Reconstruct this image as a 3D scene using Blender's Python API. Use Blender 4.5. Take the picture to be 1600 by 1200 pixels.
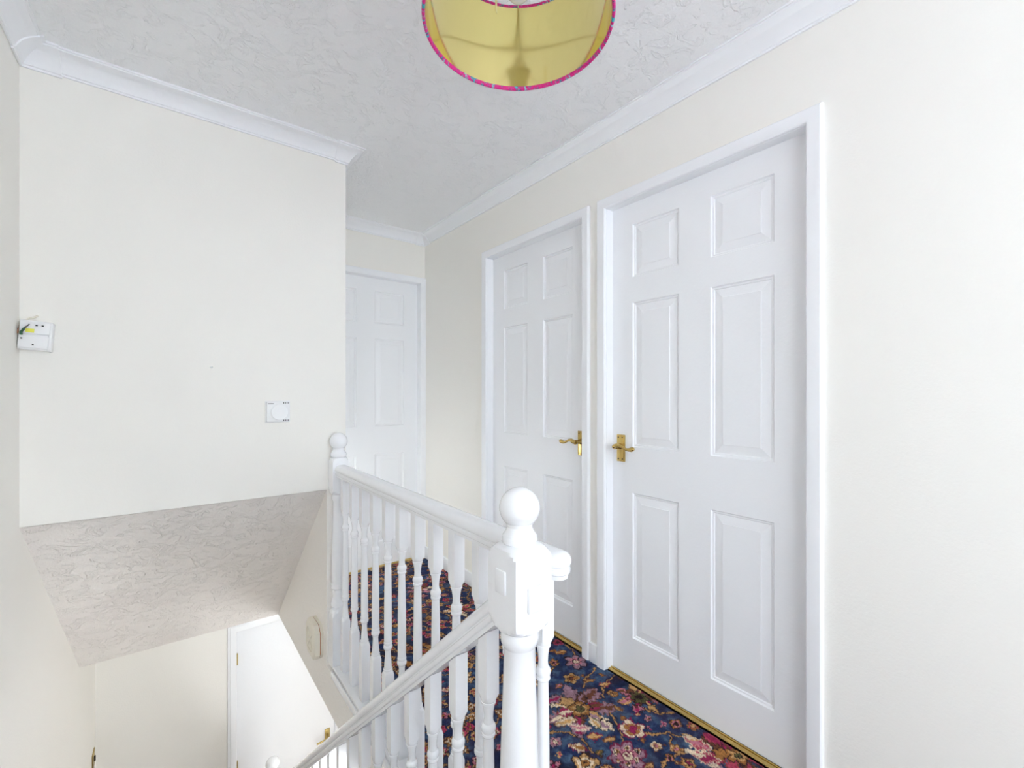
import bpy, bmesh, math, random
import numpy as np
from mathutils import Vector, Matrix
random.seed(7)
D = bpy.data
SC = bpy.context.scene
COL = SC.collection
for o in list(D.objects): D.objects.remove(o)
PI = math.pi
H = 1.185                       # eye height above the landing carpet (z = 0)
YAW = math.atan2(545, 705)      # the landing runs 37.7 degrees left of the view
FP = 705.0                      # focal length in pixels of the 1600 px frame
# ------------------------------------------------------------------ camera
cam_d = D.cameras.new('camera'); cam = D.objects.new('camera', cam_d); COL.objects.link(cam)
cam.location = (0, 0, H); cam.rotation_euler = (PI/2, 0, -YAW)
cam_d.sensor_width = 36; cam_d.lens = 36*FP/1600; cam_d.shift_y = 16/1600; cam_d.clip_start = 0.02
SC.camera = cam
# ------------------------------------------------------------------ world, lights, exposure
w = D.worlds.new('world'); SC.world = w; w.use_nodes = True
w.node_tree.nodes['Background'].inputs[0].default_value = (0.86, 0.935, 1.0, 1)
w.node_tree.nodes['Background'].inputs[1].default_value = 3.0
def area(name, loc, rot, sx, sy, power, col):
    l = D.lights.new(name, 'AREA'); l.shape = 'RECTANGLE'; l.size = sx; l.size_y = sy
    l.energy = power; l.color = col
    o = D.objects.new(name, l); COL.objects.link(o); o.location = loc; o.rotation_euler = rot
    return o
# the landing is lit by the open sky through its rear window and an added side one; the hall below has its own window, outside the picture
area('daylight_hall_window_offscreen', (1.62, .55, -1.25), (0, PI/2, 0), 1.25, 1.5, 33, (1.0, 0.985, 0.98))
SC.cycles.max_bounces = 24; SC.cycles.diffuse_bounces = 20; SC.cycles.glossy_bounces = 8   # pale paint passes light on many times
vs = SC.view_settings
vs.view_transform = 'Standard'; vs.look = 'None'; vs.gamma = 1.0; vs.use_curve_mapping = False
vs.exposure = 1.22
# ------------------------------------------------------------------ materials
def srgb(r, g, b):
    f = lambda c: (c/255/12.92) if c/255 <= 0.04045 else ((c/255+0.055)/1.055)**2.4
    return (f(r), f(g), f(b), 1)
def mat(name, col, rough=0.5, metal=0.0, bump=None, var=0.0, vscale=3.0, coat=0.0):
    """Principled material; bump = (scale, distance, detail); var = slight mottling of the colour"""
    m = D.materials.new(name); m.use_nodes = True
    nt = m.node_tree; N = nt.nodes; L = nt.links; b = N['Principled BSDF']
    b.inputs['Roughness'].default_value = rough; b.inputs['Metallic'].default_value = metal
    b.inputs['Coat Weight'].default_value = coat
    tc = N.new('ShaderNodeTexCoord')
    nz = N.new('ShaderNodeTexNoise'); nz.inputs['Scale'].default_value = vscale; nz.inputs['Detail'].default_value = 4
    L.new(tc.outputs['Object'], nz.inputs['Vector'])
    mx = N.new('ShaderNodeMix'); mx.data_type = 'RGBA'
    mx.inputs[6].default_value = col
    mx.inputs[7].default_value = tuple(c*(1-var) for c in col[:3]) + (1,)
    L.new(nz.outputs['Fac'], mx.inputs[0]); L.new(mx.outputs[2], b.inputs['Base Color'])
    if bump:
        n2 = N.new('ShaderNodeTexNoise'); n2.inputs['Scale'].default_value = bump[0]; n2.inputs['Detail'].default_value = bump[2]
        L.new(tc.outputs['Object'], n2.inputs['Vector'])
        bp = N.new('ShaderNodeBump'); bp.inputs['Distance'].default_value = bump[1]; bp.inputs['Strength'].default_value = 1
        L.new(n2.outputs['Fac'], bp.inputs['Height']); L.new(bp.outputs['Normal'], b.inputs['Normal'])
    return m
def artex(name, col, patch=None, dist=0.004):
    """textured plaster: ragged combed strokes thrown over a fine stipple"""
    m = D.materials.new(name); m.use_nodes = True
    nt = m.node_tree; N = nt.nodes; L = nt.links; b = N['Principled BSDF']; b.inputs['Roughness'].default_value = 0.55
    tc = N.new('ShaderNodeTexCoord')
    def noise(sc, det, dis=0.0):
        n = N.new('ShaderNodeTexNoise'); n.inputs['Scale'].default_value = sc; n.inputs['Detail'].default_value = det
        n.inputs['Distortion'].default_value = dis; L.new(tc.outputs['Object'], n.inputs['Vector']); return n
    def math_(op, a, bb):
        n = N.new('ShaderNodeMath'); n.operation = op
        for i, s in enumerate((a, bb)):
            if isinstance(s, (int, float)): n.inputs[i].default_value = s
            else: L.new(s, n.inputs[i])
        return n.outputs[0]
    a = noise(15, 7, 1.1); r = N.new('ShaderNodeValToRGB'); L.new(a.outputs['Fac'], r.inputs[0])
    e = r.color_ramp.elements; e[0].position = .50; e[0].color = (0,0,0,1); e[1].position = .56; e[1].color = (1,1,1,1)
    e2 = r.color_ramp.elements.new(.62); e2.color = (.25,.25,.25,1)
    mus = noise(75, 5, 1.2)
    f = noise(170, 3)
    hgt = math_('ADD', math_('MULTIPLY', math_('MULTIPLY', r.outputs[0], mus.outputs['Fac']), .9), math_('ADD', math_('MULTIPLY', mus.outputs['Fac'], .55), math_('MULTIPLY', f.outputs['Fac'], .25)))
    bp = N.new('ShaderNodeBump'); bp.inputs['Distance'].default_value = dist; L.new(hgt, bp.inputs['Height']); L.new(bp.outputs['Normal'], b.inputs['Normal'])
    mx = N.new('ShaderNodeMix'); mx.data_type = 'RGBA'; mx.inputs[6].default_value = col
    mx.inputs[7].default_value = patch or col
    st = noise(2.3, 3); r2 = N.new('ShaderNodeValToRGB'); r2.color_ramp.elements[0].position = .5; r2.color_ramp.elements[1].position = .75
    L.new(st.outputs['Fac'], r2.inputs[0]); L.new(r2.outputs[0], mx.inputs[0]); L.new(mx.outputs[2], b.inputs['Base Color'])
    return m
M = {}
M['wall'] = mat('cream_wall_paint', (0.90, 0.884, 0.838, 1), .6, bump=(140, .0006, 3), var=.015)
M['ceil'] = artex('white_textured_ceiling', (0.93, 0.94, 0.955, 1), None, .0036)
M['soffit'] = artex('cream_textured_soffit', (0.91, 0.875, 0.84, 1), (0.86, 0.815, 0.79, 1), .006)
M['apron'] = artex('cream_textured_wall', (0.91, 0.885, 0.845, 1), None, .002)
M['coving'] = mat('white_coving_paint', (0.90, 0.915, 0.94, 1), .4, bump=(60, .0005, 2))
M['hall_door'] = mat('white_hall_door_paint', (0.90, 0.915, 0.94, 1), .4, bump=(60, .0005, 3))
M['frame'] = mat('white_frame_paint', (0.90, 0.915, 0.94, 1), .3, bump=(35, .0005, 3))
M['gloss'] = mat('white_gloss_paint', (0.90, 0.915, 0.94, 1), .22, bump=(35, .0006, 3), coat=.2)
M['satin'] = mat('white_satin_door_paint', (0.90, 0.915, 0.94, 1), .38, bump=(90, .0004, 3))
M['brass'] = mat('polished_brass', (0.70, 0.50, 0.17, 1), .2, 1.0, var=.25, vscale=40)
M['brass_dull'] = mat('dull_brass', (0.55, 0.42, 0.17, 1), .35, 1.0, var=.3, vscale=60)
M['dark'] = mat('dark_hole', (0.03, 0.028, 0.025, 1), .6)
M['cream_plastic'] = mat('aged_cream_plastic', (0.86, 0.82, 0.71, 1), .4, var=.06)
M['plastic'] = mat('white_plastic', (0.86, 0.87, 0.88, 1), .35)
M['yellow'] = mat('yellow_sticker', (0.80, 0.78, 0.10, 1), .5)
M['green'] = mat('green_earth_sleeve', (0.03, 0.12, 0.06, 1), .5)
M['copper'] = mat('copper_strand', (0.5, 0.2, 0.08, 1), .4)
M['grey'] = mat('grey_cable', (0.12, 0.12, 0.12, 1), .5)
M['gold'] = mat('gold_foil_lining', (0.90, 0.79, 0.33, 1), .11, 1.0, bump=(6, .0015, 1))
M['bulb'] = mat('frosted_bulb', (0.85, 0.85, 0.83, 1), .25)
M['pvc'] = mat('white_window_plastic', (0.85, 0.86, 0.87, 1), .3)
M['hall_floor'] = mat('pale_hall_bounce_floor', (0.66, 0.60, 0.54, 1), .4, var=.15, vscale=12)  # unseen floor, made pale to throw light up to the soffit
def stair_carpet_mat():
    """the landing carpet carried on down the stairs: scattered rose and gold rosettes on navy"""
    m = D.materials.new('floral_stair_carpet'); m.use_nodes = True; N = m.node_tree.nodes; L = m.node_tree.links; b = N['Principled BSDF']
    b.inputs['Roughness'].default_value = .95
    tc = N.new('ShaderNodeTexCoord'); vo = N.new('ShaderNodeTexVoronoi'); vo.inputs['Scale'].default_value = 15
    wv = N.new('ShaderNodeTexNoise'); wv.inputs['Scale'].default_value = 40; L.new(tc.outputs['Object'], wv.inputs['Vector'])
    ad = N.new('ShaderNodeMix'); ad.data_type = 'RGBA'; ad.blend_type = 'LINEAR_LIGHT'; ad.inputs[0].default_value = .03
    L.new(tc.outputs['Object'], ad.inputs[6]); L.new(wv.outputs['Color'], ad.inputs[7]); L.new(ad.outputs[2], vo.inputs['Vector'])
    def ramp(cols):
        r = N.new('ShaderNodeValToRGB'); r.color_ramp.interpolation = 'CONSTANT'; L.new(vo.outputs['Distance'], r.inputs[0]); e = r.color_ramp.elements
        e[0].position, e[0].color = cols[0]; e[1].position, e[1].color = cols[1]
        for p_, c_ in cols[2:]: e.new(p_).color = c_
        return r
    nv, dk = srgb(34,46,82), srgb(40,26,32)
    r1 = ramp([(0, srgb(200,156,102)), (.10, dk), (.14, srgb(178,66,90)), (.28, srgb(158,122,138)), (.36, dk), (.41, nv)])
    r2 = ramp([(0, srgb(150,38,82)), (.08, dk), (.12, srgb(200,156,102)), (.24, srgb(164,110,60)), (.32, dk), (.36, nv)])
    sp = N.new('ShaderNodeSeparateColor'); L.new(vo.outputs['Color'], sp.inputs[0]); gt = N.new('ShaderNodeMath'); gt.operation = 'GREATER_THAN'; gt.inputs[1].default_value = .5; L.new(sp.outputs[0], gt.inputs[0])
    mx = N.new('ShaderNodeMix'); mx.data_type = 'RGBA'; L.new(gt.outputs[0], mx.inputs[0]); L.new(r1.outputs[0], mx.inputs[6]); L.new(r2.outputs[0], mx.inputs[7]); L.new(mx.outputs[2], b.inputs['Base Color'])
    return m
M['stair_carpet'] = stair_carpet_mat()
def glass_mat():
    m = D.materials.new('window_glass'); m.use_nodes = True; N = m.node_tree.nodes; L = m.node_tree.links
    out = N['Material Output']; t = N.new('ShaderNodeBsdfTransparent'); g = N.new('ShaderNodeBsdfGlossy'); g.inputs['Roughness'].default_value = .02
    mx = N.new('ShaderNodeMixShader'); mx.inputs[0].default_value = .06
    L.new(t.outputs[0], mx.inputs[1]); L.new(g.outputs[0], mx.inputs[2]); L.new(mx.outputs[0], out.inputs[0]); return m
M['glass'] = glass_mat()
def fabric_mat():
    """hot pink shade fabric with irregular woven bars of teal, navy and pale blue"""
    m = D.materials.new('pink_patterned_fabric'); m.use_nodes = True; N = m.node_tree.nodes; L = m.node_tree.links; b = N['Principled BSDF']
    b.inputs['Roughness'].default_value = .75
    tc = N.new('ShaderNodeTexCoord'); sep = N.new('ShaderNodeSeparateXYZ'); L.new(tc.outputs['Object'], sep.inputs[0])
    at = N.new('ShaderNodeMath'); at.operation = 'ARCTAN2'; L.new(sep.outputs[1], at.inputs[0]); L.new(sep.outputs[0], at.inputs[1])
    cb = N.new('ShaderNodeCombineXYZ'); L.new(at.outputs[0], cb.inputs[0])
    zz = N.new('ShaderNodeMath'); zz.operation = 'MULTIPLY'; zz.inputs[1].default_value = 3; L.new(sep.outputs[2], zz.inputs[0]); L.new(zz.outputs[0], cb.inputs[1])
    n = N.new('ShaderNodeTexNoise'); n.inputs['Scale'].default_value = 7; n.inputs['Detail'].default_value = 6; n.inputs['Roughness'].default_value = .8
    L.new(cb.outputs[0], n.inputs['Vector'])
    r = N.new('ShaderNodeValToRGB'); r.color_ramp.interpolation = 'CONSTANT'; L.new(n.outputs['Fac'], r.inputs[0])
    cols = [(0.0, srgb(60,190,205)), (.43, srgb(40,60,110)), (.45, srgb(235,40,150)), (.50, srgb(205,30,120)), (.52, srgb(240,55,160)), (.555, srgb(60,75,110)), (.57, srgb(90,200,205)), (.59, srgb(190,215,235))]
    cr = r.color_ramp
    cr.elements[0].position = 0; cr.elements[0].color = cols[0][1]; cr.elements[1].position = cols[1][0]; cr.elements[1].color = cols[1][1]
    for p, c in cols[2:]:
        e = cr.elements.new(p); e.color = c
    L.new(r.outputs[0], b.inputs['Base Color']); return m
M['fabric'] = fabric_mat()
def carpet_mat():
    """floral carpet: woven colours stored per tuft on the mesh, plus pile relief and wear"""
    m = D.materials.new('floral_carpet'); m.use_nodes = True; N = m.node_tree.nodes; L = m.node_tree.links; b = N['Principled BSDF']
    b.inputs['Roughness'].default_value = .95; b.inputs['Specular IOR Level'].default_value = .15
    a = N.new('ShaderNodeAttribute'); a.attribute_name = 'weave'
    tc = N.new('ShaderNodeTexCoord'); n = N.new('ShaderNodeTexNoise'); n.inputs['Scale'].default_value = 260; n.inputs['Detail'].default_value = 3
    L.new(tc.outputs['Object'], n.inputs['Vector'])
    mp = N.new('ShaderNodeMapRange'); mp.inputs[3].default_value = .55; mp.inputs[4].default_value = 1.45; L.new(n.outputs['Fac'], mp.inputs[0])
    mx = N.new('ShaderNodeMix'); mx.data_type = 'RGBA'; mx.blend_type = 'MULTIPLY'; mx.inputs[0].default_value = 1
    L.new(a.outputs['Color'], mx.inputs[6]); L.new(mp.outputs[0], mx.inputs[7]); L.new(mx.outputs[2], b.inputs['Base Color'])
    bp = N.new('ShaderNodeBump'); bp.inputs['Distance'].default_value = .003; L.new(n.outputs['Fac'], bp.inputs['Height']); L.new(bp.outputs['Normal'], b.inputs['Normal'])
    return m
M['carpet'] = carpet_mat()
# ------------------------------------------------------------------ object helpers
def tag(o, label=None, cat=None, group=None, kind=None):
    if label: o['label'] = label
    if cat: o['category'] = cat
    if group: o['group'] = group
    if kind: o['kind'] = kind
    return o
def empty(name, loc=(0,0,0), rz=0.0, parent=None):
    o = D.objects.new(name, None); COL.objects.link(o); o.empty_display_size = .05
    o.location = loc; o.rotation_euler = (0, 0, rz); o.parent = parent
    return o
def link(name, me, m, parent=None, loc=(0,0,0)):
    o = D.objects.new(name, me); COL.objects.link(o)
    if m is not None and not me.materials: me.materials.append(M[m] if isinstance(m, str) else m)
    o.parent = parent; o.location = loc
    return o
def finish(bm, name, smooth=None):
    bmesh.ops.remove_doubles(bm, verts=bm.verts, dist=1e-6)
    bmesh.ops.recalc_face_normals(bm, faces=bm.faces)
    me = D.meshes.new(name); bm.to_mesh(me); bm.free()
    if smooth is not None:
        me.polygons.foreach_set('use_smooth', [True]*len(me.polygons)); me.set_sharp_from_angle(angle=math.radians(smooth))
    return me
def bm_box(bm, x0, x1, y0, y1, z0, z1, bev=0.0):
    t = bmesh.new(); bmesh.ops.create_cube(t, size=1)
    for v in t.verts: v.co = ((x0+x1)/2+v.co.x*(x1-x0), (y0+y1)/2+v.co.y*(y1-y0), (z0+z1)/2+v.co.z*(z1-z0))
    if bev: bmesh.ops.bevel(t, geom=t.edges[:], offset=bev, segments=2, affect='EDGES', profile=.5)
    me = D.meshes.new('tmp'); t.to_mesh(me); t.free(); bm.from_mesh(me); D.meshes.remove(me)
def box(name, m, x0, x1, y0, y1, z0, z1, parent=None, bev=0.0):
    bm = bmesh.new(); bm_box(bm, x0, x1, y0, y1, z0, z1, bev); return link(name, finish(bm, name, 35 if bev else None), m, parent)
def struct(name, m, x0, x1, y0, y1, z0, z1, label, cat, bev=0.0):
    return tag(box(name, m, x0, x1, y0, y1, z0, z1, None, bev), label, cat, kind='structure')
def prism(name, m, pts, axis, a0, a1, parent=None):
    """polygon pts extruded along axis 'x' (pts are y,z) or 'z' (pts are x,y) or 'y' (pts are x,z)"""
    bm = bmesh.new()
    mk = {'x': lambda p, a: (a, p[0], p[1]), 'z': lambda p, a: (p[0], p[1], a), 'y': lambda p, a: (p[0], a, p[1])}[axis]
    A = [bm.verts.new(mk(p, a0)) for p in pts]; B = [bm.verts.new(mk(p, a1)) for p in pts]; n = len(pts)
    bm.faces.new(A); bm.faces.new(B[::-1])
    for i in range(n): bm.faces.new((A[i], A[(i+1)%n], B[(i+1)%n], B[i]))
    return link(name, finish(bm, name), m, parent)
def turned_mesh(name, prof, half, nang=32, zfun=None):
    """square stock of half-width `half` turned on a lathe: prof is [(z, radius)]; radius None keeps the square"""
    bm = bmesh.new(); rings = []
    for z, R in prof:
        ring = []
        for k in range(nang):
            th = 2*PI*k/nang
            sq = half/max(abs(math.cos(th)), abs(math.sin(th)))
            r = sq if R is None else min(sq, R)
            x, y = r*math.cos(th), r*math.sin(th)
            ring.append(bm.verts.new((x, y, zfun(x, y, z) if zfun else z)))
        rings.append(ring)
    for a, b in zip(rings, rings[1:]):
        for k in range(nang): bm.faces.new((a[k], a[(k+1)%nang], b[(k+1)%nang], b[k]))
    bm.faces.new(rings[0]); bm.faces.new(rings[-1])
    return finish(bm, name, 26)
def tube(bm, pts, rad, n=10):
    """round bar through pts; rad is a number or a list"""
    pts = [Vector(p) for p in pts]; rs = rad if isinstance(rad, (list, tuple)) else [rad]*len(pts); rings = []; up = Vector((0.13, 0.2, 1)).normalized()
    for i, p in enumerate(pts):
        d = (pts[min(i+1, len(pts)-1)]-pts[max(i-1, 0)]).normalized()
        u = d.cross(up); u.normalize(); v = d.cross(u)
        rings.append([bm.verts.new(p+(u*math.cos(2*PI*k/n)+v*math.sin(2*PI*k/n))*rs[i]) for k in range(n)])
    for a, b in zip(rings, rings[1:]):
        for k in range(n): bm.faces.new((a[k], a[(k+1)%n], b[(k+1)%n], b[k]))
    bm.faces.new(rings[0]); bm.faces.new(rings[-1])
def tube_obj(name, m, pts, rad, parent=None, n=10):
    bm = bmesh.new(); tube(bm, pts, rad, n); return link(name, finish(bm, name, 50), m, parent)
def sphere_obj(name, m, c, r, parent=None, seg=40):
    bm = bmesh.new(); bmesh.ops.create_uvsphere(bm, u_segments=seg, v_segments=seg//2, radius=r)
    return link(name, finish(bm, name, 80), m, parent, c)
# ------------------------------------------------------------------ main dimensions (metres)
XR, XD = 1.51, 1.55            # right wall plane, door leaf plane
YT, YB = 2.15, 2.99            # wall with the thermostat, end wall of the passage
CE, CB = 2.329, 2.263          # ceiling, lower edge of coving
XA, XC = 0.592, 0.677          # stairwell side of the landing edge, corner of the thermostat wall
HC, HF = -0.245, -2.515        # hall ceiling, hall floor
YS, YH = 3.25, 3.80            # foot of the sloping soffit, hall end wall
YREAR = -2.60
def xl(y): return -0.375+0.023*(y-2.0)   # the stairwell wall is a degree out of square
SILL = 0.748                   # lower edge of thermostat wall
# ------------------------------------------------------------------ room shell
def wall_with_opening(name, axis, plane, thick, a0, a1, z0, z1, holes, label, m='wall'):
    """wall slab: axis 'x' -> wall lies at x=plane..plane+thick and spans y a0..a1; holes are (b0,b1,zb,zt)"""
    bm = bmesh.new()
    As = sorted({a0, a1, *[h[0] for h in holes], *[h[1] for h in holes]}); Zs = sorted({z0, z1, *[h[2] for h in holes], *[h[3] for h in holes]})
    for p, q in zip(As, As[1:]):
        run = None
        for s, t in zip(Zs, Zs[1:]):
            if any(h[0]-1e-6 <= p and q <= h[1]+1e-6 and h[2]-1e-6 <= s and t <= h[3]+1e-6 for h in holes): continue
            if axis == 'x': bm_box(bm, plane, plane+thick, p, q, s, t)
            else: bm_box(bm, p, q, plane, plane+thick, s, t)
    return tag(link(name, finish(bm, name), m), label, 'wall', kind='structure')
DH = 1.983
o = wall_with_opening('wall_left', 'x', -.1, .1, YREAR-.1, YH+.1, HF, CE, [(-2.5, -1.1, .35, 2.2)], 'tall plain cream wall running down beside the stairs')
for v in o.data.vertices: v.co.x += xl(v.co.y)
D1 = (0.525, 1.287); D2 = (1.425, 2.187); D3 = (0.706, 1.468); D4 = (0.4214, 1.1074)
wall_with_opening('wall_right', 'x', XR, .11, YREAR-.1, YB+.1, -.2, CE, [(D1[0]-.003, D1[1]+.003, 0, DH), (D2[0]-.003, D2[1]+.003, 0, DH)], 'long cream wall with two white panelled doors')
wall_with_opening('wall_back', 'y', YB, .11, XC-.07, XR, -.2, CE, [(D3[0]-.003, D3[1]+.003, 0, DH)], 'narrow cream wall over the door at the passage end')
WX0, WX1, WZ0, WZ1 = -.30, 1.42, .35, 2.22
wall_with_opening('wall_rear', 'y', YREAR-.1, .1, -.55, XR, -.2, CE, [(WX0, WX1, WZ0, WZ1)], 'cream wall with the landing window')
struct('wall_stairwell', 'wall', xl(YT), XC, YT, YT+.1, SILL, CE, 'plain cream wall above the stairs carrying the thermostat', 'wall')
struct('wall_passage', 'wall', .60, XC, YT+.1, YB+.05, SILL, CE, 'cream side wall of the passage behind the thermostat wall', 'wall')
struct('ceiling', 'ceil', -.56, XR+.1, YREAR-.1, YB+.1, CE, CE+.06, 'white ceiling in rough swirled textured plaster', 'ceiling')
# under the landing and down the stairs
o = prism('wall_apron', 'apron', [(.72, HC), (YS, HC), (YT, SILL), (YT, -.055), (.72, -.055)], 'x', XA, .662)
tag(o, 'rough cream wall below the landing edge with the door chime', 'wall', kind='structure')
dy, dz = YS-YT, HC-SILL; ln = math.hypot(dy, dz); nx, nz = -dz/ln*.05, dy/ln*.05
o = prism('ceiling_soffit', 'soffit', [(YT, SILL), (YS, HC), (YS+nx, HC+nz), (YT+.09, SILL+.03), (YT, SILL+.001)], 'x', xl(2.2)-.01, XA+.005)
tag(o, 'sloping rough textured soffit over the stairs, pinkish cream', 'ceiling', kind='structure')
struct('ceiling_hall', 'ceil', -.4, XA, YS+.02, YH, HC, HC+.05, 'hall ceiling beyond the foot of the sloping soffit', 'ceiling')
o = box('ceiling_underlanding', 'ceil', .662, XR, -.95, YH, HC, HC+.04); tag(o, 'hall ceiling underneath the landing', 'ceiling', kind='structure')
wall_with_opening('wall_hall', 'y', YH, .1, -.45, XR, HF, HC+.05, [(D4[0]-.003, D4[1]+.003, HF, HF+DH)], 'cream hall wall around the white door at the stair foot')
wall_with_opening('wall_hall_right', 'x', XR, .08, -1.0, YH+.1, HF, HC+.04, [(-.2, 1.3, -1.9, -.6)], 'cream side wall of the hall with its window')
wall_with_opening('wall_hall_front', 'y', -1.05, .1, -.6, XR, HF, HC+.04, [(.65, 1.45, HF+.05, -.45)], 'cream front wall of the hall')
tag(box('floor_hall', 'hall_floor', -.6, XR+.1, -1.05, YH+.1, HF-.05, HF), 'unseen hall floor at the stair foot, kept pale to bounce light', 'floor', kind='structure')
# ------------------------------------------------------------------ carpeted landing floor
FX, FZ = math.sin(YAW), math.cos(YAW)
def on_floor(u, v, z=0.0):
    """floor point under a pixel of the 1600 x 1200 frame"""
    d = (H-z)*FP/(v-616); s = (u-800)/FP
    return d*(FX+FZ*s), d*(FZ-FX*s)
def cp(cx, cy): return on_floor(820+cx/4, 950+cy/4)
def make_carpet():
    x0, x1, y0, y1, st = -.44, XD+.02, -.60, YB+.06, .0038
    nx_, ny_ = int((x1-x0)/st), int((y1-y0)/st)
    xs = np.linspace(x0, x1, nx_+1); ys = np.linspace(y0, y1, ny_+1)
    X0, Y0 = np.meshgrid(xs, ys)
    rng = np.random.default_rng(3)
    def vnoise(X, Y, sc):
        g = rng.random((256, 256)); a = X*sc; b = Y*sc; i = np.floor(a).astype(int); j = np.floor(b).astype(int); f = a-i; h = b-j
        f = f*f*(3-2*f); h = h*h*(3-2*h); q = lambda p, r: g[p % 256, r % 256]
        return (q(i,j)*(1-f)+q(i+1,j)*f)*(1-h)+(q(i,j+1)*(1-f)+q(i+1,j+1)*f)*h
    wx = (vnoise(X0,Y0,70)-.5)*.013+(vnoise(X0,Y0,190)-.5)*.006; wy = (vnoise(X0,Y0,70)-.5)*.013+(vnoise(X0,Y0,190)-.5)*.006
    X, Y = X0+wx, Y0+wy
    C = lambda r,g,b: np.array(srgb(r,g,b)[:3])
    navy, navy2, slate, dark = C(34,46,82), C(24,28,56), C(74,96,124), C(40,26,32)
    gold, tan, cream, pink, mag, lilac, brown, olive, rose = C(164,110,60), C(200,156,102), C(226,206,178), C(190,116,132), C(150,38,82), C(158,122,138), C(104,64,46), C(88,86,54), C(178,66,90)
    m1 = vnoise(X,Y,38)*.6+vnoise(X,Y,95)*.4; m2 = vnoise(X,Y,14)
    img = navy+(slate-navy)*np.clip((m1-.42)*2.6,0,1)[...,None]
    img = img+(navy2-img)*np.clip((m2-.55)*3,0,.8)[...,None]
    def put(mask, col, k=1.0):
        img[mask] = img[mask]*(1-k)+col*k
    def win(cx, cy, r):
        i0, i1 = np.searchsorted(ys, [cy-r-.02, cy+r+.02]); j0, j1 = np.searchsorted(xs, [cx-r-.02, cx+r+.02])
        return (slice(i0, i1), slice(j0, j1))
    def sub(cx, cy, r):
        w_ = win(cx, cy, r); return img[w_], X[w_]-cx, Y[w_]-cy
    def flower(cx, cy, r, n, outer, inner, core, rot=0., edge=dark):
        I, a, b = sub(cx, cy, r)
        if not I.size: return
        ro = np.hypot(a, b)/r; ph = np.arctan2(b, a)+rot
        e = .62+.38*np.abs(np.cos(n*ph/2))**.7
        I[ro < e] = edge; I[ro < e-.12] = outer
        k = (ro < (e-.12)*.66); I[k] = inner
        k = (ro < e-.15) & (ro > .38) & (np.abs(np.cos(n*ph/2)) < .22); I[k] = edge
        k = (ro < e-.13) & (ro > .45) & (np.sin(ph*n*2.5+ro*9) > .72); I[k] = I[k]*.55+edge*.45
        I[ro < .34] = edge; I[ro < .26] = core; I[ro < .09] = edge
    def leaf(cx, cy, L, W, ang, col, edge=dark, mid=None):
        I, a, b = sub(cx, cy, L)
        if not I.size: return
        p = (a*math.cos(ang)+b*math.sin(ang))/L; q = (-a*math.sin(ang)+b*math.cos(ang))
        hw = W*np.clip(1-np.abs(p)**1.7, 0, 1)*(1+.18*np.sin(p*16))
        k = (np.abs(p) < 1) & (np.abs(q) < hw); I[k] = edge
        k = (np.abs(p) < .93) & (np.abs(q) < hw-.0042); I[k] = col
        k = (np.abs(p) < .9) & (np.abs(q) < hw-.004) & (np.sin((p*L-np.abs(q)*1.3)*520) > .55); I[k] = I[k]*.6+edge*.4
        if mid is not None:
            k = (np.abs(p) < .75) & (np.abs(q) < hw*.32); I[k] = mid
    def stem(pts, wd, col):
        P = np.array(pts); 
        for (ax, ay), (bx, by) in zip(P, P[1:]):
            cx, cy = (ax+bx)/2, (ay+by)/2; I, a, b = sub(cx, cy, math.hypot(bx-ax, by-ay)/2+.02)
            if not I.size: continue
            a = a+cx; b = b+cy; t = np.clip(((a-ax)*(bx-ax)+(b-ay)*(by-ay))/((bx-ax)**2+(by-ay)**2+1e-9), 0, 1)
            d = np.hypot(a-ax-t*(bx-ax), b-ay-t*(by-ay)); I[d < wd+.003] = dark*.7+navy*.3; I[d < wd] = col
    def curve(p0, p1, p2, n=10):
        return [tuple(np.array(p0)*(1-t)**2+2*np.array(p1)*t*(1-t)+np.array(p2)*t*t) for t in np.linspace(0, 1, n)]
    def peony(cx, cy, r, cols, core, rot=0.):
        for ring, (k, rr, ls) in enumerate(((7, .68, .40), (6, .40, .30))):
            for i in range(k):
                an = rot+2*PI*i/k+ring*.4; c = cols[(i*2+ring) % len(cols)]
                leaf(cx+math.cos(an)*r*rr, cy+math.sin(an)*r*rr, r*ls, r*ls*.62, an, c, dark if (i+ring) % 3 else brown, cols[(i+ring+1) % len(cols)])
        flower(cx, cy, r*.34, 5, gold, tan, core, rot, dark)
    # random filling first
    spots = []
    for _ in range(11000):
        cx, cy = rng.uniform(x0, x1), rng.uniform(y0, y1); t = rng.random()
        if cx < .62 and cy > .74: continue
        r = .085 if t < .05 else .040 if t < .18 else .022 if t < .45 else .025
        if any(math.hypot(cx-a, cy-b) < (r+c)*.92 for a, b, c in spots): continue
        spots.append((cx, cy, r)); 
        if rng.random() < .7:
            an = rng.uniform(0, 6.28); p2 = (cx+math.cos(an)*.16, cy+math.sin(an)*.16); p1 = (cx+math.cos(an+.7)*.09, cy+math.sin(an+.7)*.09)
            stem(curve((cx, cy), p1, p2), .0028, tan*.6+brown*.4)
    back = lambda cy: False
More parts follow.
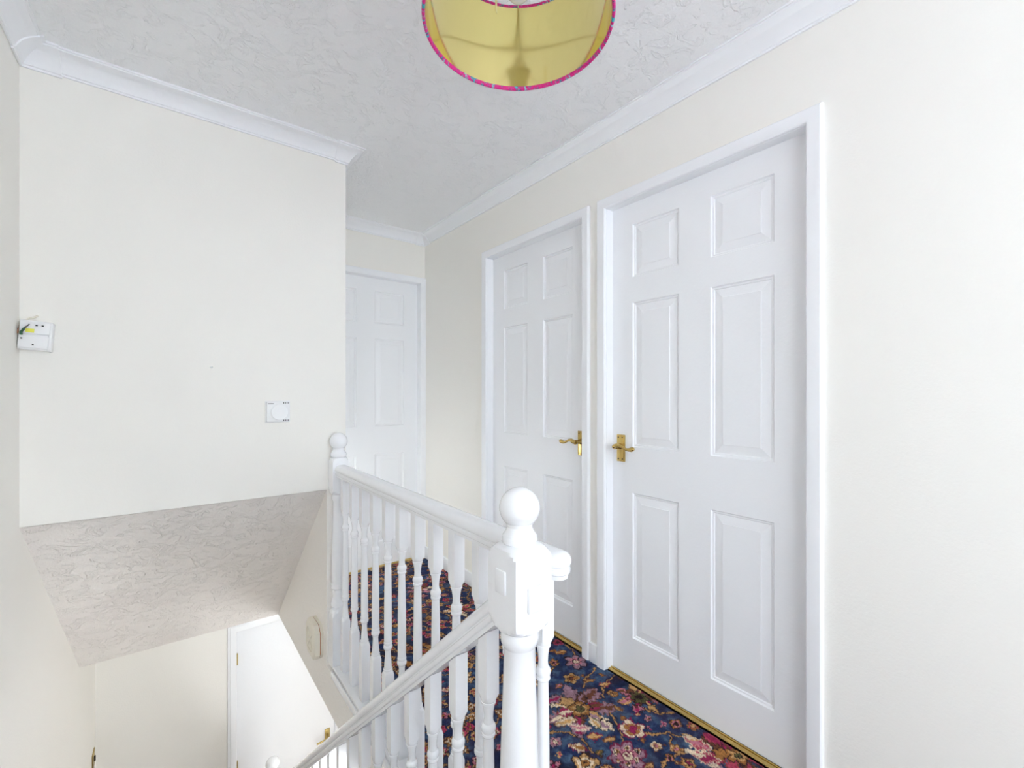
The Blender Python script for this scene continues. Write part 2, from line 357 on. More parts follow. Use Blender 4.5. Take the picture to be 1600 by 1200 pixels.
    for cx, cy, r in spots:
        rot = rng.uniform(0, 6.28)
        if r > .08: peony(cx, cy, r, [[lilac, pink, cream, brown, mag], [tan, rose, cream, mag], [brown, gold, rose, tan]][2 if back(cy) else rng.integers(0, 3)], olive, rot)
        elif r > .04: flower(cx, cy, r, rng.integers(5, 8), ([brown, brown*.7, brown, mag*.7] if back(cy) else [lilac, gold, pink, brown])[rng.integers(0, 4)], ([gold, brown, mag*.7, gold*.8] if back(cy) else [pink, tan, mag, rose])[rng.integers(0, 4)], tan, rot)
        elif r < .026: flower(cx, cy, r, 5, ([gold*.8, brown, brown*.7, mag] if back(cy) else [gold, pink, tan, rose])[rng.integers(0, 4)], [tan, mag, cream][rng.integers(0, 3)], gold, rot)
        else: leaf(cx, cy, r, r*.42, rot, ([brown, gold*.8, brown, brown*.6] if back(cy) else [gold, tan, gold, brown])[rng.integers(0, 4)], [dark, brown, mag*.6][rng.integers(0, 3)], ([gold, brown, None] if back(cy) else [tan, gold, None])[rng.integers(0, 3)])
    # clear the part by the doors and set out the motifs that show there
    quad = [cp(120,130), cp(165,120), cp(1600,1000), cp(1300,1300), cp(120,1300)]
    ins = np.zeros(X.shape, bool)
    for i in range(len(quad)):
        (ax, ay), (bx, by) = quad[i], quad[(i+1) % len(quad)]
        c = ((ay > Y) != (by > Y)) & (X < (bx-ax)*(Y-ay)/(by-ay+1e-12)+ax); ins ^= c
    bgi = navy+(slate-navy)*np.clip((m1-.40)*2.6,0,1)[...,None]; bgi = bgi+(navy2-bgi)*np.clip((m2-.55)*3,0,.8)[...,None]
    img[ins] = bgi[ins]
    S = lambda pts: stem([cp(*p) for p in pts], .0030, tan*.55+gold*.45)
    S([(130,780),(230,770),(330,800),(400,860),(425,910)]); S([(720,780),(820,790),(900,780),(1010,815)]); S([(530,620),(560,700),(600,780),(625,850)])
    S([(490,560),(490,480),(560,420)]); S([(360,500),(380,450),(440,380)]); S([(730,620),(800,655),(880,660),(980,640)]); S([(910,800),(915,860)]); S([(250,230),(300,260),(310,300)]); S([(130,410),(190,370)])
    S([(1010,900),(930,930),(860,980)])
    def Lf(a, b, px_len, px_w, deg, col, edge=dark, mid=None):
        x, y = cp(a, b); sc_ = math.hypot(x*FX+y*FZ, 0)/FP/4
        leaf(x, y, px_len*sc_, px_w*sc_*1.25, math.radians(deg)-YAW, col, edge, mid)
    def Fl(a, b, px_r, n, o_, i_, c_, rot=0., edge=dark):
        x, y = cp(a, b); sc_ = (x*FX+y*FZ)/FP/4; flower(x, y, px_r*sc_*1.12, n, o_, i_, c_, rot, edge)
    def Pe(a, b, px_r, cols, rot=0.):
        x, y = cp(a, b); sc_ = (x*FX+y*FZ)/FP/4; peony(x, y, px_r*sc_*1.15, cols, olive, rot)
    Pe(345, 630, 200, [lilac, brown, lilac, tan, cream, mag], .3)
    Lf(260,710,90,34,20,cream,brown,tan); Lf(350,745,70,30,-10,cream,lilac,pink); Lf(440,715,60,30,-60,cream,olive,tan); Lf(180,570,70,32,30,lilac,dark,mag)
    Pe(1330, 925, 190, [rose, mag, brown, gold, rose], .8); Lf(1120,930,90,45,-15,rose,cream,mag); Lf(1080,850,95,40,-35,rose,cream,pink); Lf(1060,905,70,16,-25,cream,cream); Lf(1175,820,70,38,-60,rose,dark,mag); Lf(1030,810,50,16,-40,cream,tan)
    Fl(640,925,112,6,lilac,pink,cream,.4,mag*.5+dark*.5); 
    for k in range(6):
        Fl(640+72*math.cos(k*PI/3+.5), 925+55*math.sin(k*PI/3+.5), 20, 5, cream, gold, dark)
    Pe(715,560,125,[pink, mag, tan, brown],.1); Fl(715,560,55,7,olive,olive*.6,dark)
    Fl(320,335,70,6,lilac,pink,cream,.2); Fl(290,440,52,5,tan,gold,brown,.5); Fl(545,535,32,5,gold,tan,brown)
    Fl(180,340,34,5,gold,pink,dark); Fl(670,755,82,5,cream,gold,mag,.3,mag*.7); Lf(440,800,60,28,10,gold,mag*.7,tan); Lf(530,820,50,20,35,gold,brown,tan)
    Fl(830,862,40,5,cream,tan,pink,.3,brown); Fl(945,880,42,5,tan,gold,pink,.9,brown); Fl(905,938,34,5,gold,pink,dark); Fl(945,722,40,5,gold,pink,dark,.2); Fl(860,725,22,4,pink,lilac,mag); Fl(770,690,32,5,lilac,pink,tan); Lf(700,663,34,13,-15,tan,mag*.6)
    Fl(775,750,18,4,mag,pink,dark); Lf(585,630,38,17,-60,gold,brown,tan); Lf(612,688,34,15,80,gold,brown); Lf(740,830,26,16,70,gold,brown)
    Lf(410,455,46,16,25,gold,brown,tan); Lf(362,425,26,12,-60,gold,brown); Lf(500,478,50,16,20,gold,mag*.6,tan); Lf(480,415,26,12,-40,gold,brown); Lf(610,438,26,9,0,gold,brown)
    Fl(190,835,44,5,lilac,pink,cream); Lf(330,870,64,28,-20,cream,mag*.6,gold); Lf(465,908,34,24,60,olive,dark,gold); Fl(380,970,84,5,tan,cream,gold,.4); Fl(180,990,48,5,pink,lilac,mag); Lf(215,912,26,12,0,rose,tan)
    Lf(230,275,48,18,15,gold,brown,tan); Fl(205,215,36,5,rose,mag,dark); Lf(175,268,30,14,-10,gold,brown); Lf(210,490,30,14,50,gold,brown,pink); Fl(1050,735,36,5,gold,rose,tan); Lf(895,605,36,14,-30,gold,brown,tan); Lf(850,580,36,12,-30,tan,brown)
    Fl(1020,970,44,5,gold,tan,mag); Lf(950,970,30,12,20,tan,brown); Fl(140,735,30,5,mag,lilac,dark); Lf(780,985,40,16,40,gold,brown,tan); Fl(520,1010,46,6,gold,tan,mag); Lf(1180,985,50,18,-10,cream,lilac)
    img *= (.72+.56*vnoise(X0,Y0,230))[...,None]; wr = np.clip((vnoise(X0,Y0,17)-.45)*1.6,0,.35)[...,None]; img = img*(1-wr)+(img*.45+brown*.25)*wr
    col = np.ones((ny_+1, nx_+1, 4)); col[..., :3] = np.clip(img, 0, 1)
    co = np.zeros((ny_+1, nx_+1, 3)); co[..., 0] = X0; co[..., 1] = Y0
    idx = np.arange((ny_+1)*(nx_+1)).reshape(ny_+1, nx_+1)
    f = np.stack([idx[:-1,:-1], idx[:-1,1:], idx[1:,1:], idx[1:,:-1]], -1).reshape(-1, 4)
    cxm = (X0[:-1,:-1]+X0[1:,1:]).ravel()/2; cym = (Y0[:-1,:-1]+Y0[1:,1:]).ravel()/2
    f = f[~((cxm < .662) & (cym > .715)) & (cxm > -.375+.023*(cym-2.0))]      # the stairwell is open
    used = np.unique(f); remap = np.full(idx.size, -1); remap[used] = np.arange(used.size); f = remap[f]
    co = co.reshape(-1, 3)[used]; col = col.reshape(-1, 4)[used]
    me = D.meshes.new('floor'); me.vertices.add(co.size//3); me.vertices.foreach_set('co', co.ravel())
    me.loops.add(f.size); me.loops.foreach_set('vertex_index', f.ravel().astype(np.int32))
    me.polygons.add(len(f)); me.polygons.foreach_set('loop_start', np.arange(0, f.size, 4, dtype=np.int32))
    me.update(calc_edges=True)
    at = me.attributes.new('weave', 'FLOAT_COLOR', 'POINT'); at.data.foreach_set('color', col.astype(np.float32).ravel())
    return link('floor', me, 'carpet')
fl = make_carpet(); tag(fl, 'landing carpet in navy with pink, gold and cream flowers', 'carpet', kind='structure')
box('underlay', 'stair_carpet', .664, XR+.11, -.60, YB+.11, HC+.04, -.003, fl)
box('landing_head', 'stair_carpet', -.50, .664, -.60, .71, HC+.04, -.003, fl)
tag(box('floor_rear', 'stair_carpet', -.56, XR+.11, YREAR-.1, -.60, HC+.04, .004), 'floral navy carpet at the rear of the landing under the window', 'carpet', kind='structure')
# ------------------------------------------------------------------ coving
def cove_profile(s=1.0):
    P = [(0, -.066), (.006, -.066), (.006, -.060)]
    for k in range(9):
        a = k/8*PI/2; t_ = k/8; P.append((.55*(.010+.048*(1-math.cos(a)))+.45*(.010+.048*t_), .55*(-.058+.048*math.sin(a))+.45*(-.058+.048*t_)))
    P += [(.060, -.006), (.066, -.006), (.066, 0), (0, 0)]
    return [(a*s, b*s) for a, b in P]
def coving(name, path, label=None, s=1.0, parent=None, m='coving'):
    """sweep along a horizontal path of (x,y); the room is to the LEFT of the direction of travel"""
    P = [Vector(p) for p in path]; bm = bmesh.new(); rings = []; n = len(P)
    for i in range(n):
        d0 = (P[i]-P[i-1]).normalized() if i else (P[1]-P[0]).normalized()
        d1 = (P[i+1]-P[i]).normalized() if i < n-1 else d0
        n0 = Vector((-d0.y, d0.x)); n1 = Vector((-d1.y, d1.x)); b = (n0+n1); b = b/max(b.dot(n0), .05)
        rings.append([bm.verts.new((P[i].x+b.x*a, P[i].y+b.y*a, CE+z)) for a, z in cove_profile(s)])
    k = len(rings[0])
    for a, b in zip(rings, rings[1:]):
        for j in range(k): bm.faces.new((a[j], a[(j+1)%k], b[(j+1)%k], b[j]))
    bm.faces.new(rings[0]); bm.faces.new(rings[-1])
    o = link(name, finish(bm, name, 40), m, parent)
    if label: tag(o, label, 'coving', kind='structure')
    return o
e = .001
coving('trim_1', [(xl(YREAR)+0, YREAR+.01), (XR-e, YREAR+.01)][::1], 'white coving along the wall behind the landing window')
t2 = coving('trim_2', [(XR-e, YREAR+.08), (XR-e, YB-e), (XC+e, YB-e)], 'white concave coving above the two doors and the passage end')
t3 = coving('trim_3', [(XC+e, YB-.07), (XC+e, YT-e), (xl(YT)+e, YT-e), (xl(0.5)+e, .5), (xl(YREAR+.08)+e, YREAR+.08)], 'white concave coving over the thermostat wall, returning at its corner')
coving('corner_piece', [(xl(YT)+.10, YT-e), (xl(YT)+e, YT-e), (xl(YT-.1)+e, YT-.10)], None, 1.10, t3)
coving('corner_piece', [(XC+e, YT+.05), (XC+e, YT-e), (XC-.05, YT-e)], None, 1.08, t3)
coving('corner_piece', [(XR-e, YB-.08), (XR-e, YB-e), (XR-.08, YB-e)], None, 1.08, t2)
# ------------------------------------------------------------------ doors
PX = [0, .105, .318, .444, .657, .762]
PZ = [0, .165, .771, .963, 1.566, 1.672, 1.892, 1.98]
def panel_mesh(w_, h_):
    bm = bmesh.new(); prof = [(0, .0), (.004, .0065), (.009, .0065), (.012, .0095), (.041, .0045), (.0425, .003), (.044, .003)]; rings = []
    for ins, dep in prof:
        rings.append([bm.verts.new(p) for p in ((ins, dep, ins), (w_-ins, dep, ins), (w_-ins, dep, h_-ins), (ins, dep, h_-ins))])
    back = [bm.verts.new(p) for p in ((0, .028, 0), (w_, .028, 0), (w_, .028, h_), (0, .028, h_))]
    allr = [back]+rings
    for a, b in zip(allr, allr[1:]):
        for k in range(4): bm.faces.new((a[k], a[(k+1)%4], b[(k+1)%4], b[k]))
    bm.faces.new(rings[-1]); bm.faces.new(back)
    return finish(bm, 'door_panel')
PM = {}
def leaf_panelled(parent):
    bm = bmesh.new(); zs = PZ
    T = .035
    cells = [(i, j) for i in range(5) for j in range(7) if not (i in (1, 3) and j in (1, 3, 5))]
    def q(*p): bm.faces.new([bm.verts.new(v) for v in p])
    for i, j in cells: q((PX[i],0,zs[j]), (PX[i+1],0,zs[j]), (PX[i+1],0,zs[j+1]), (PX[i],0,zs[j+1]))
    X1, Z1 = PX[-1], zs[-1]
    q((0,T,0),(X1,T,0),(X1,T,Z1),(0,T,Z1)); q((0,0,0),(0,T,0),(0,T,Z1),(0,0,Z1)); q((X1,0,0),(X1,T,0),(X1,T,Z1),(X1,0,Z1)); q((0,0,0),(X1,0,0),(X1,T,0),(0,T,0)); q((0,0,Z1),(X1,0,Z1),(X1,T,Z1),(0,T,Z1))
    lf = link('door_leaf', finish(bm, 'door_leaf'), 'satin', parent, (0, XD-XR, .002))
    for i in (1, 3):
        for j in (1, 3, 5):
            k = (round(PX[i+1]-PX[i], 3), round(zs[j+1]-zs[j], 3))
            if k not in PM: PM[k] = panel_mesh(*k)
            link('door_panel', PM[k], 'satin', lf, (PX[i], 0, zs[j]))
    return lf
def frame_and_architrave(parent, W, aw=.043, skip=()):
    """lining inside the opening and moulded architrave on the wall face, local x along the wall, -y into the room"""
    hgt = DH
    fr = bmesh.new()
    bm_box(fr, -.003, 0, .0, .10, 0, hgt); bm_box(fr, W, W+.003, .0, .10, 0, hgt); bm_box(fr, -.003, W+.003, .0, .10, hgt-.001, hgt+.002)
    link('door_lining', finish(fr, 'door_lining'), 'frame', parent)
    prof = [(0, 0), (0, .011), (.003, .014), (.010, .0155), (.030, .0165), (.038, .0165), (.042, .013), (aw, .010), (aw, 0)]
    bm = bmesh.new(); path = [(-.002, 0), (-.002, hgt), (W+.002, hgt), (W+.002, 0)]; dirs = [(-1, 0), (-1, 1), (1, 1), (1, 0)]
    rings = [[bm.verts.new((p[0]+d[0]*a, -b, p[1]+d[1]*a)) for a, b in prof] for p, d in zip(path, dirs)]
    for a, b in zip(rings, rings[1:]):
        for k in range(len(prof)): bm.faces.new((a[k], a[(k+1)%len(prof)], b[(k+1)%len(prof)], b[k]))
    bm.faces.new(rings[0]); bm.faces.new(rings[-1])
    link('architrave', finish(bm, 'architrave', 25), 'frame', parent)
def lever_handle(parent, x, z, sgn, y=XD-XR):
    """brass lever on a stepped backplate; sgn is the way the lever points along local x"""
    bm = bmesh.new(); bm_box(bm, -.021, .021, -.005, 0, -.0575, .0575, .0018); bm_box(bm, -.0165, .0165, -.0075, -.004, -.053, .053, .0015)
    pl = link('door_handle', finish(bm, 'door_handle', 35), 'brass', parent, (x, y, z))
    for sx in (-1, 1):
        for sz in (-1, 1):
            s = bmesh.new(); bmesh.ops.create_cone(s, cap_ends=True, segments=10, radius1=.003, radius2=.0024, depth=.002, matrix=Matrix.Rotation(PI/2, 4, 'X'))
            link('screw', finish(s, 'screw'), 'dark', pl, (sx*.0105, -.008, sz*.046))
    b2 = bmesh.new(); tube(b2, [(0, -.006, .008), (0, -.018, .008), (0, -.028, .008), (0, -.045, .008)], [.013, .010, .0085, .0115], 16)
    P = [(-.006*sgn, -.046, .007), (.004*sgn, -.050, .010), (.018*sgn, -.051, .016), (.034*sgn, -.050, .015), (.050*sgn, -.049, .008), (.062*sgn, -.048, .003), (.074*sgn, -.047, .002), (.086*sgn, -.046, .004), (.095*sgn, -.046, .007), (.101*sgn, -.046, .009)]
    tube(b2, P, [.007, .0105, .0085, .0062, .0055, .0058, .0075, .0095, .0085, .003], 14)
    link('lever', finish(b2, 'lever', 60), 'brass', pl)
    return pl
def door(name, loc, rz, hx, sgn, label):
    d = empty(name, loc, rz); tag(d, label, 'door', kind='structure')
    leaf_panelled(d); frame_and_architrave(d, .762); lever_handle(d, hx, .9555, sgn)
    return d
d1 = door('door_1', (XR, D1[1], 0), -PI/2, .047, 1, 'large white six-panel door with a brass lever handle at the stair-head end of the wall')
d2 = door('door_2', (XR, D2[1], 0), -PI/2, .762-.047, -1, 'white six-panel door in the long wall nearer the passage end')
d3 = door('door_3', (D3[0], YB, 0), 0, .047, 1, 'white six-panel door closing the passage behind the banister')
# flush door at the foot of the stairs
d4 = empty('door_4', (D4[0], YH, HF)); tag(d4, 'plain flush white door at the bottom of the stairs', 'door', kind='structure')
W4 = D4[1]-D4[0]
link('door_leaf', finish((lambda b: (bm_box(b, .002, W4-.002, .012, .047, .004, 1.98, .0015), b)[1])(bmesh.new()), 'door_leaf', 35), 'hall_door', d4)
frame_and_architrave(d4, W4, .055)
for hz in (.2, 1.0, 1.78): box('hinge', 'brass_dull', -.002, .007, -.004, .012, hz-.04, hz+.04, d4)
hb = bmesh.new(); bm_box(hb, W4-.075, W4-.035, .004, .012, .86, .99, .0015)
hp = link('door_handle', finish(hb, 'door_handle', 35), 'brass_dull', d4)
tube_obj('lever', 'brass_dull', [(W4-.055, .006, .945), (W4-.055, -.035, .945), (W4-.062, -.045, .945), (W4-.10, -.047, .944), (W4-.15, -.047, .94)], [.009, .008, .0085, .0075, .007], hp)
# brass threshold strips at the carpet edge
def strip(loc, rz, length, label):
    bm = bmesh.new(); prof = [(-.012, 0), (-.011, .0025), (-.004, .0042), (.001, .0042), (.002, .0015), (.0045, .0015), (.0055, .0050), (.011, .0050), (.012, 0)]
    A = [bm.verts.new((0, y, z)) for y, z in prof]; B = [bm.verts.new((length, y, z)) for y, z in prof]
    bm.faces.new(A); bm.faces.new(B)
    for k in range(len(prof)): bm.faces.new((A[k], A[(k+1)%len(prof)], B[(k+1)%len(prof)], B[k]))
    o = link('threshold_strip', finish(bm, 'threshold_strip'), 'brass', None, loc); o.rotation_euler = (0, 0, rz)
    tag(o, label, 'threshold strip', 'brass threshold strips under the landing doors')
strip((XD-.018, D1[1], .0), -PI/2, .762, 'brass strip edging the carpet under the large six-panel door')
strip((XD-.018, D2[1], .0), -PI/2, .762, 'brass strip edging the carpet under the second door along the wall')
strip((D3[0], YB+.022, .0), 0, .762, 'brass strip edging the carpet under the passage end door')
# skirting
def skirting(name, x0, x1, y0, y1, label):
    bm = bmesh.new(); bm_box(bm, x0, x1, y0, y1, 0, .085, .004); tag(link(name, finish(bm, name, 35), 'frame'), label, 'skirting board', kind='structure')
skirting('baseboard_right', XR-.014, XR-.0005, D2[1]+.047, YB-.016, 'white skirting board between the second door and the passage corner')
skirting('baseboard_middle', XR-.014, XR-.0005, D1[1]+.0465, D2[0]-.0465, 'short piece of white skirting between the two doors')
skirting('baseboard_near', XR-.014, XR-.0005, YREAR, D1[0]-.0465, 'white skirting board beyond the large door')
# ------------------------------------------------------------------ banisters
BX, SX, SLOPE = .636, .558, -.853
RAILZ = H-.318                      # top of the level rail
def rail_profile():
    half = [(0, 0), (.012, -.001), (.020, -.004), (.0255, -.009), (.0285, -.016), (.0290, -.022), (.0275, -.0265), (.0245, -.0285), (.0240, -.031), (.0265, -.033), (.0270, -.038), (.0260, -.043), (.0225, -.0455), (.0220, -.0535), (0, -.0535)]
    return half
def rail_loop():
    h = rail_profile(); return h+[(-a, b) for a, b in h[-2:0:-1]]
YE, YN = .672, 2.0795
bal = empty('landing_balustrade', (BX, YE, 0)); tag(bal, 'level white balustrade with turned spindles along the landing edge', 'balustrade')
def level_rail():
    bm = bmesh.new(); lp = rail_loop()
    A = [bm.verts.new((a, 0, RAILZ+b)) for a, b in lp]; B = [bm.verts.new((a, YN-YE, RAILZ+b)) for a, b in lp]; n = len(lp)
    for k in range(n): bm.faces.new((A[k], A[(k+1)%n], B[(k+1)%n], B[k]))
    bm.faces.new(B)
    h = rail_profile(); prev = None; ns = 20            # half-round nosing at the free end
    for s in range(ns+1):
        an = -PI*s/ns; ring = [bm.verts.new((a*math.cos(an), a*math.sin(an), RAILZ+b)) for a, b in h]
        if prev:
            for k in range(len(h)-1):
                f = [prev[k], prev[k+1], ring[k+1], ring[k]]
                try: bm.faces.new(f)
                except ValueError: pass
        prev = ring
    bmesh.ops.remove_doubles(bm, verts=bm.verts, dist=1e-5); bmesh.ops.dissolve_degenerate(bm, edges=bm.edges, dist=1e-6)
    return link('handrail', finish(bm, 'handrail', 30), 'gloss', bal)
level_rail()
BASEZ = -.032
BH = .0163
def spindle_profile(zt, zb, lift=0.0):
    """turned spindle: square head, bead and vase, tapering shaft, beads, square foot (z from zb up to zt)"""
    hz = H-.523+lift; fz = H-.985+lift; r = BH
    P = [(zb, None), (fz-.014, None), (fz-.008, .0195), (fz-.003, .0165), (fz, .0150), (fz+.001, .0160), (fz+.005, .0160), (fz+.006, .0138), (fz+.024, .0128), (fz+.050, .0105), (fz+.064, .0100), (fz+.074, .0118), (fz+.078, .0152), (fz+.081, .0160), (fz+.086, .0160), (fz+.089, .0148), (fz+.090, .0128), (fz+.092, .0128), (fz+.093, .0145), (fz+.097, .0152), (fz+.101, .0145), (fz+.102, .0136)]
    top = hz-.080
    P += [(fz+.16, .0140), (top-.14, .0134), (top-.06, .0124), (top, .0112), (top+.001, .0140), (top+.004, .0152), (top+.008, .0145), (top+.0085, .0126), (top+.011, .0126), (top+.012, .0148), (top+.016, .0160), (top+.021, .0158), (top+.025, .0145), (top+.029, .0112), (top+.040, .0100), (top+.054, .0110), (top+.068, .0134), (top+.072, .0138), (top+.0725, .0160), (top+.0765, .0160), (top+.0775, .0150), (hz, .0165), (hz+.006, .0195), (hz+.012, .0232), (hz+.0125, None), (zt, None)]
    return P
me_sp = turned_mesh('baluster', spindle_profile(RAILZ-.056, BASEZ), BH, 32)
for k in range(12): link('baluster', me_sp, 'gloss', bal, (0, 2.024-.119*k-YE, 0))
bm = bmesh.new(); bm_box(bm, -.038, .028, .078, YN-YE, -.060, BASEZ, .004); link('base_rail', finish(bm, 'base_rail', 35), 'gloss', bal)
bm = bmesh.new(); bm_box(bm, -.046, -.038, .078, YN-YE, -.078, -.044, .0035); link('nosing_trim', finish(bm, 'nosing_trim', 35), 'gloss', bal)
# newel posts
def newel(name, x, y, half, zoff, zb, label, group, pegs=True, ball=.0405, long=True):
    n = empty(name, (x, y, zb)); tag(n, label, 'newel post', group)
    Z = lambda zr: H+zr+zoff-zb
    q = half/.045; cr = half*1.42
    # square head block with turned shoulders
    P = [(Z(-.4635), .026*q), (Z(-.460), half*.98), (Z(-.455), half*1.12), (Z(-.448), half*1.27), (Z(-.440), half*1.38), (Z(-.434), None), (Z(-.320), None), (Z(-.312), half*1.36), (Z(-.306), half*1.25), (Z(-.300), half*1.10), (Z(-.2965), half*.92), (Z(-.2945), half*.70)]
    hd = link('head_block', turned_mesh('head_block', P, half, 64), 'gloss', n)
    P = [(Z(-.2955), .031), (Z(-.292), .0345), (Z(-.286), .0355), (Z(-.279), .0345), (Z(-.274), .0305), (Z(-.269), .0275), (Z(-.262), .025), (Z(-.255), .027)]
    link('collar', turned_mesh('collar', P, 1, 40), 'gloss', n)
    sphere_obj('ball_finial', 'gloss', (0, 0, Z(-.225)), ball, n)
    sb = Z(-.985); 
    P = [(Z(-.4625), .030*q), (Z(-.466), .036*q), (Z(-.476), .0385*q), (Z(-.488), .0375*q), (Z(-.496), .033*q), (Z(-.500), .0312*q), (Z(-.56), .0325*q), (Z(-.70), .0375*q), (Z(-.79), .0405*q), (Z(-.85), .040*q), (Z(-.868), .037*q), (Z(-.872), .0415*q), (Z(-.888), .0425*q), (Z(-.896), .036*q), (Z(-.925), .0335*q), (Z(-.945), .038*q), (Z(-.955), .0425*q), (Z(-.968), .0425*q), (Z(-.975), .037*q), (Z(-.984), .038*q)]
    link('turned_shaft', turned_mesh('turned_shaft', P[::-1], 1, 40), 'gloss', n)
    P = [(0, None), (Z(-1.02), None), (Z(-1.008), half*1.38), (Z(-.995), half*1.15), (Z(-.984), half*.9)]
    link('foot_block', turned_mesh('foot_block', P, half, 64), 'gloss', n)
    if pegs:
        bm = bmesh.new(); bm_box(bm, -.018, .018, -half-.007, -half+.002, Z(-.416), Z(-.366), .004); link('joint_cover', finish(bm, 'joint_cover', 35), 'gloss', n)
        bm = bmesh.new(); bm_box(bm, -half-.004, -half+.002, -.015, .017, Z(-.385), Z(-.338), .003); link('joint_cover', finish(bm, 'joint_cover', 35), 'gloss', n)
    return n
newel('newel_post', .561, .701, .045, 0, -.30, 'stout white newel post with ball top and two joint covers at stair head', 'white newel posts')
def far_newel():
    n = newel('newel_post', .633, 2.1145, .0345, .011, -.045, 'slim white newel post with ball top against the thermostat wall corner', 'white newel posts', False, .039)
    return n
far_newel()
# stair balustrade
sb = empty('stair_balustrade', (SX, .746, 0)); tag(sb, 'sloping white balustrade with turned spindles going down the stairs', 'balustrade')
SY1 = 3.20
def stair_top(y): return H-.397+SLOPE*(y-.746)
cs = math.cos(math.atan(SLOPE))
def slope_rail():
    bm = bmesh.new(); lp = rail_loop(); n = len(lp)
    A = [bm.verts.new((a, 0, stair_top(.746)+b/cs)) for a, b in lp]; B = [bm.verts.new((a, SY1-.746, stair_top(SY1)+b/cs)) for a, b in lp]
    for k in range(n): bm.faces.new((A[k], A[(k+1)%n], B[(k+1)%n], B[k]))
    bm.faces.new(A); bm.faces.new(B); return link('handrail', finish(bm, 'handrail', 30), 'gloss', sb)
slope_rail()
ns = 19
def stair_spindle():
    # spindle for a rail whose top is at z = 0 over its axis
    base = spindle_profile(0, 0); zt = -.072; hz = -.212; P = []
    off = hz-(H-.523)
    prof = [(z+off, r) for z, r in spindle_profile(RAILZ-.056, BASEZ)]
    prof[-1] = (zt, None); prof[0] = (-.865, None)
    def zf(x, y, z):
        if z > -.08: return z+SLOPE*y
        if z < -.86: return z+SLOPE*y
        return z
    return turned_mesh('baluster', prof, BH, 32, zf)
me_st = stair_spindle()
for k in range(ns):
    y = .805+.127*k
    if y > SY1-.05: break
    link('baluster', me_st, 'gloss', sb, (0, y-.746, stair_top(y)))
# closed string with its capping, treads and risers
stairs = empty('staircase', (SX, .72, 0)); tag(stairs, 'straight carpeted staircase going down between the stairwell wall and the hall', 'staircase', kind='structure')
NR = 13; RISE = -HF/NR; GO = RISE/abs(SLOPE)
def spts(y0, y1, zoff, th):
    f = lambda y: stair_top(y)+zoff
    return [(y0, f(y0)), (y1, f(y1)), (y1, f(y1)-th), (y0, f(y0)-th)]
o = prism('string', 'gloss', [(p[0]-.72, p[1]) for p in spts(.746, 3.22, -.885, .30)], 'x', -.018, .018, stairs)
prism('string_capping', 'gloss', [(p[0]-.72, p[1]) for p in spts(.746, 3.22, -.860, .026)], 'x', -.030, .027, o)
for k in range(NR):
    z = -RISE*k; y = .72+GO*k
    if k < NR: box('riser', 'stair_carpet', xl(y)+.003-SX, -.02, y-.74, y-.72, z-RISE, z-(.02 if k else .0), stairs)
    if k: box('tread', 'stair_carpet', xl(y)+.003-SX, -.02, y-GO-.74-.02, y-.72, z-.025, z, stairs, .006)
newel('newel_post', SX, 3.245, .045, -2.185+.03, HF, 'white newel post with ball top at the bottom of the stairs', 'white newel posts', False)
# ------------------------------------------------------------------ wall fittings
# thermostat
t = empty('thermostat', (.388, YT, H-.074)); tag(t, 'square white room thermostat with a round dial on the stairwell wall', 'thermostat')
bm = bmesh.new(); bm_box(bm, -.048, .048, -.006, 0, -.046, .046, .002); bm_box(bm, -.045, .045, -.026, -.005, -.043, .043, .004); link('housing', finish(bm, 'housing', 35), 'plastic', t)
P = [(0, .036), (.003, .036), (.0035, .034), (.008, .0335), (.009, .032)]
me = turned_mesh('dial', P, 1, 48); me.transform(Matrix.Rotation(PI/2, 4, 'X')); link('dial', me, 'plastic', t, (.004, -.0255, -.002))
for s in (1, -1):
    for k in range(4): box('vent_slot', 'dark', .018+k*.0065, .0215+k*.0065, -.0268, -.024, s*.037-.003, s*.037+.003, t)
box('maker_mark', 'grey', -.040, -.018, -.0263, -.025, .033, .0355, t)
# junction box in the corner
j = empty('alarm_base', (-.331, YT, H+.190)); tag(j, 'white open alarm box with loose wires in the wall corner', 'alarm box'); j.rotation_euler = (0, math.radians(4), 0)
bm = bmesh.new(); bm_box(bm, -.038, .038, -.032, 0, -.046, .050, .004); link('housing', finish(bm, 'housing', 35), 'plastic', j)
box('upper_cover', 'plastic', -.036, .034, -.038, -.030, .006, .046, j, .002)
box('lower_cover', 'plastic', -.036, .033, -.041, -.030, -.040, .001, j, .002)
box('end_rail', 'plastic', .030, .040, -.036, 0, -.048, .048, j, .003)
box('warning_sticker', 'yellow', -.022, -.002, -.0392, -.0375, .010, .022, j)
tube_obj('earth_wire', 'green', [(-.030, -.042, .000), (-.030, -.045, .008), (-.026, -.044, .018), (-.020, -.041, .028)], [.0042, .004, .003, .0022], j)
tube_obj('grey_wire', 'grey', [(-.026, -.043, .012), (-.021, -.045, .024), (-.014, -.041, .036)], .0018, j)
tube_obj('copper_wire', 'copper', [(-.038, -.020, .030), (-.042, -.022, .018), (-.040, -.026, .004)], .002, j)
tube_obj('supply_cable', 'cream_plastic', [(-.030, -.004, .046), (-.024, -.008, .056), (-.008, -.008, .064), (-.004, -.003, .070)], .003, j)
tube_obj('dark_wire', 'grey', [(-.040, -.018, .004), (-.042, -.018, -.014), (-.040, -.016, -.036)], .0018, j)
for (a, b) in ((.002, .034), (.016, .034), (-.002, -.030), (-.029, -.012)): box('screw_hole', 'dark', a-.002, a+.0025, -.0418, -.037, b-.0015, b+.0025, j)
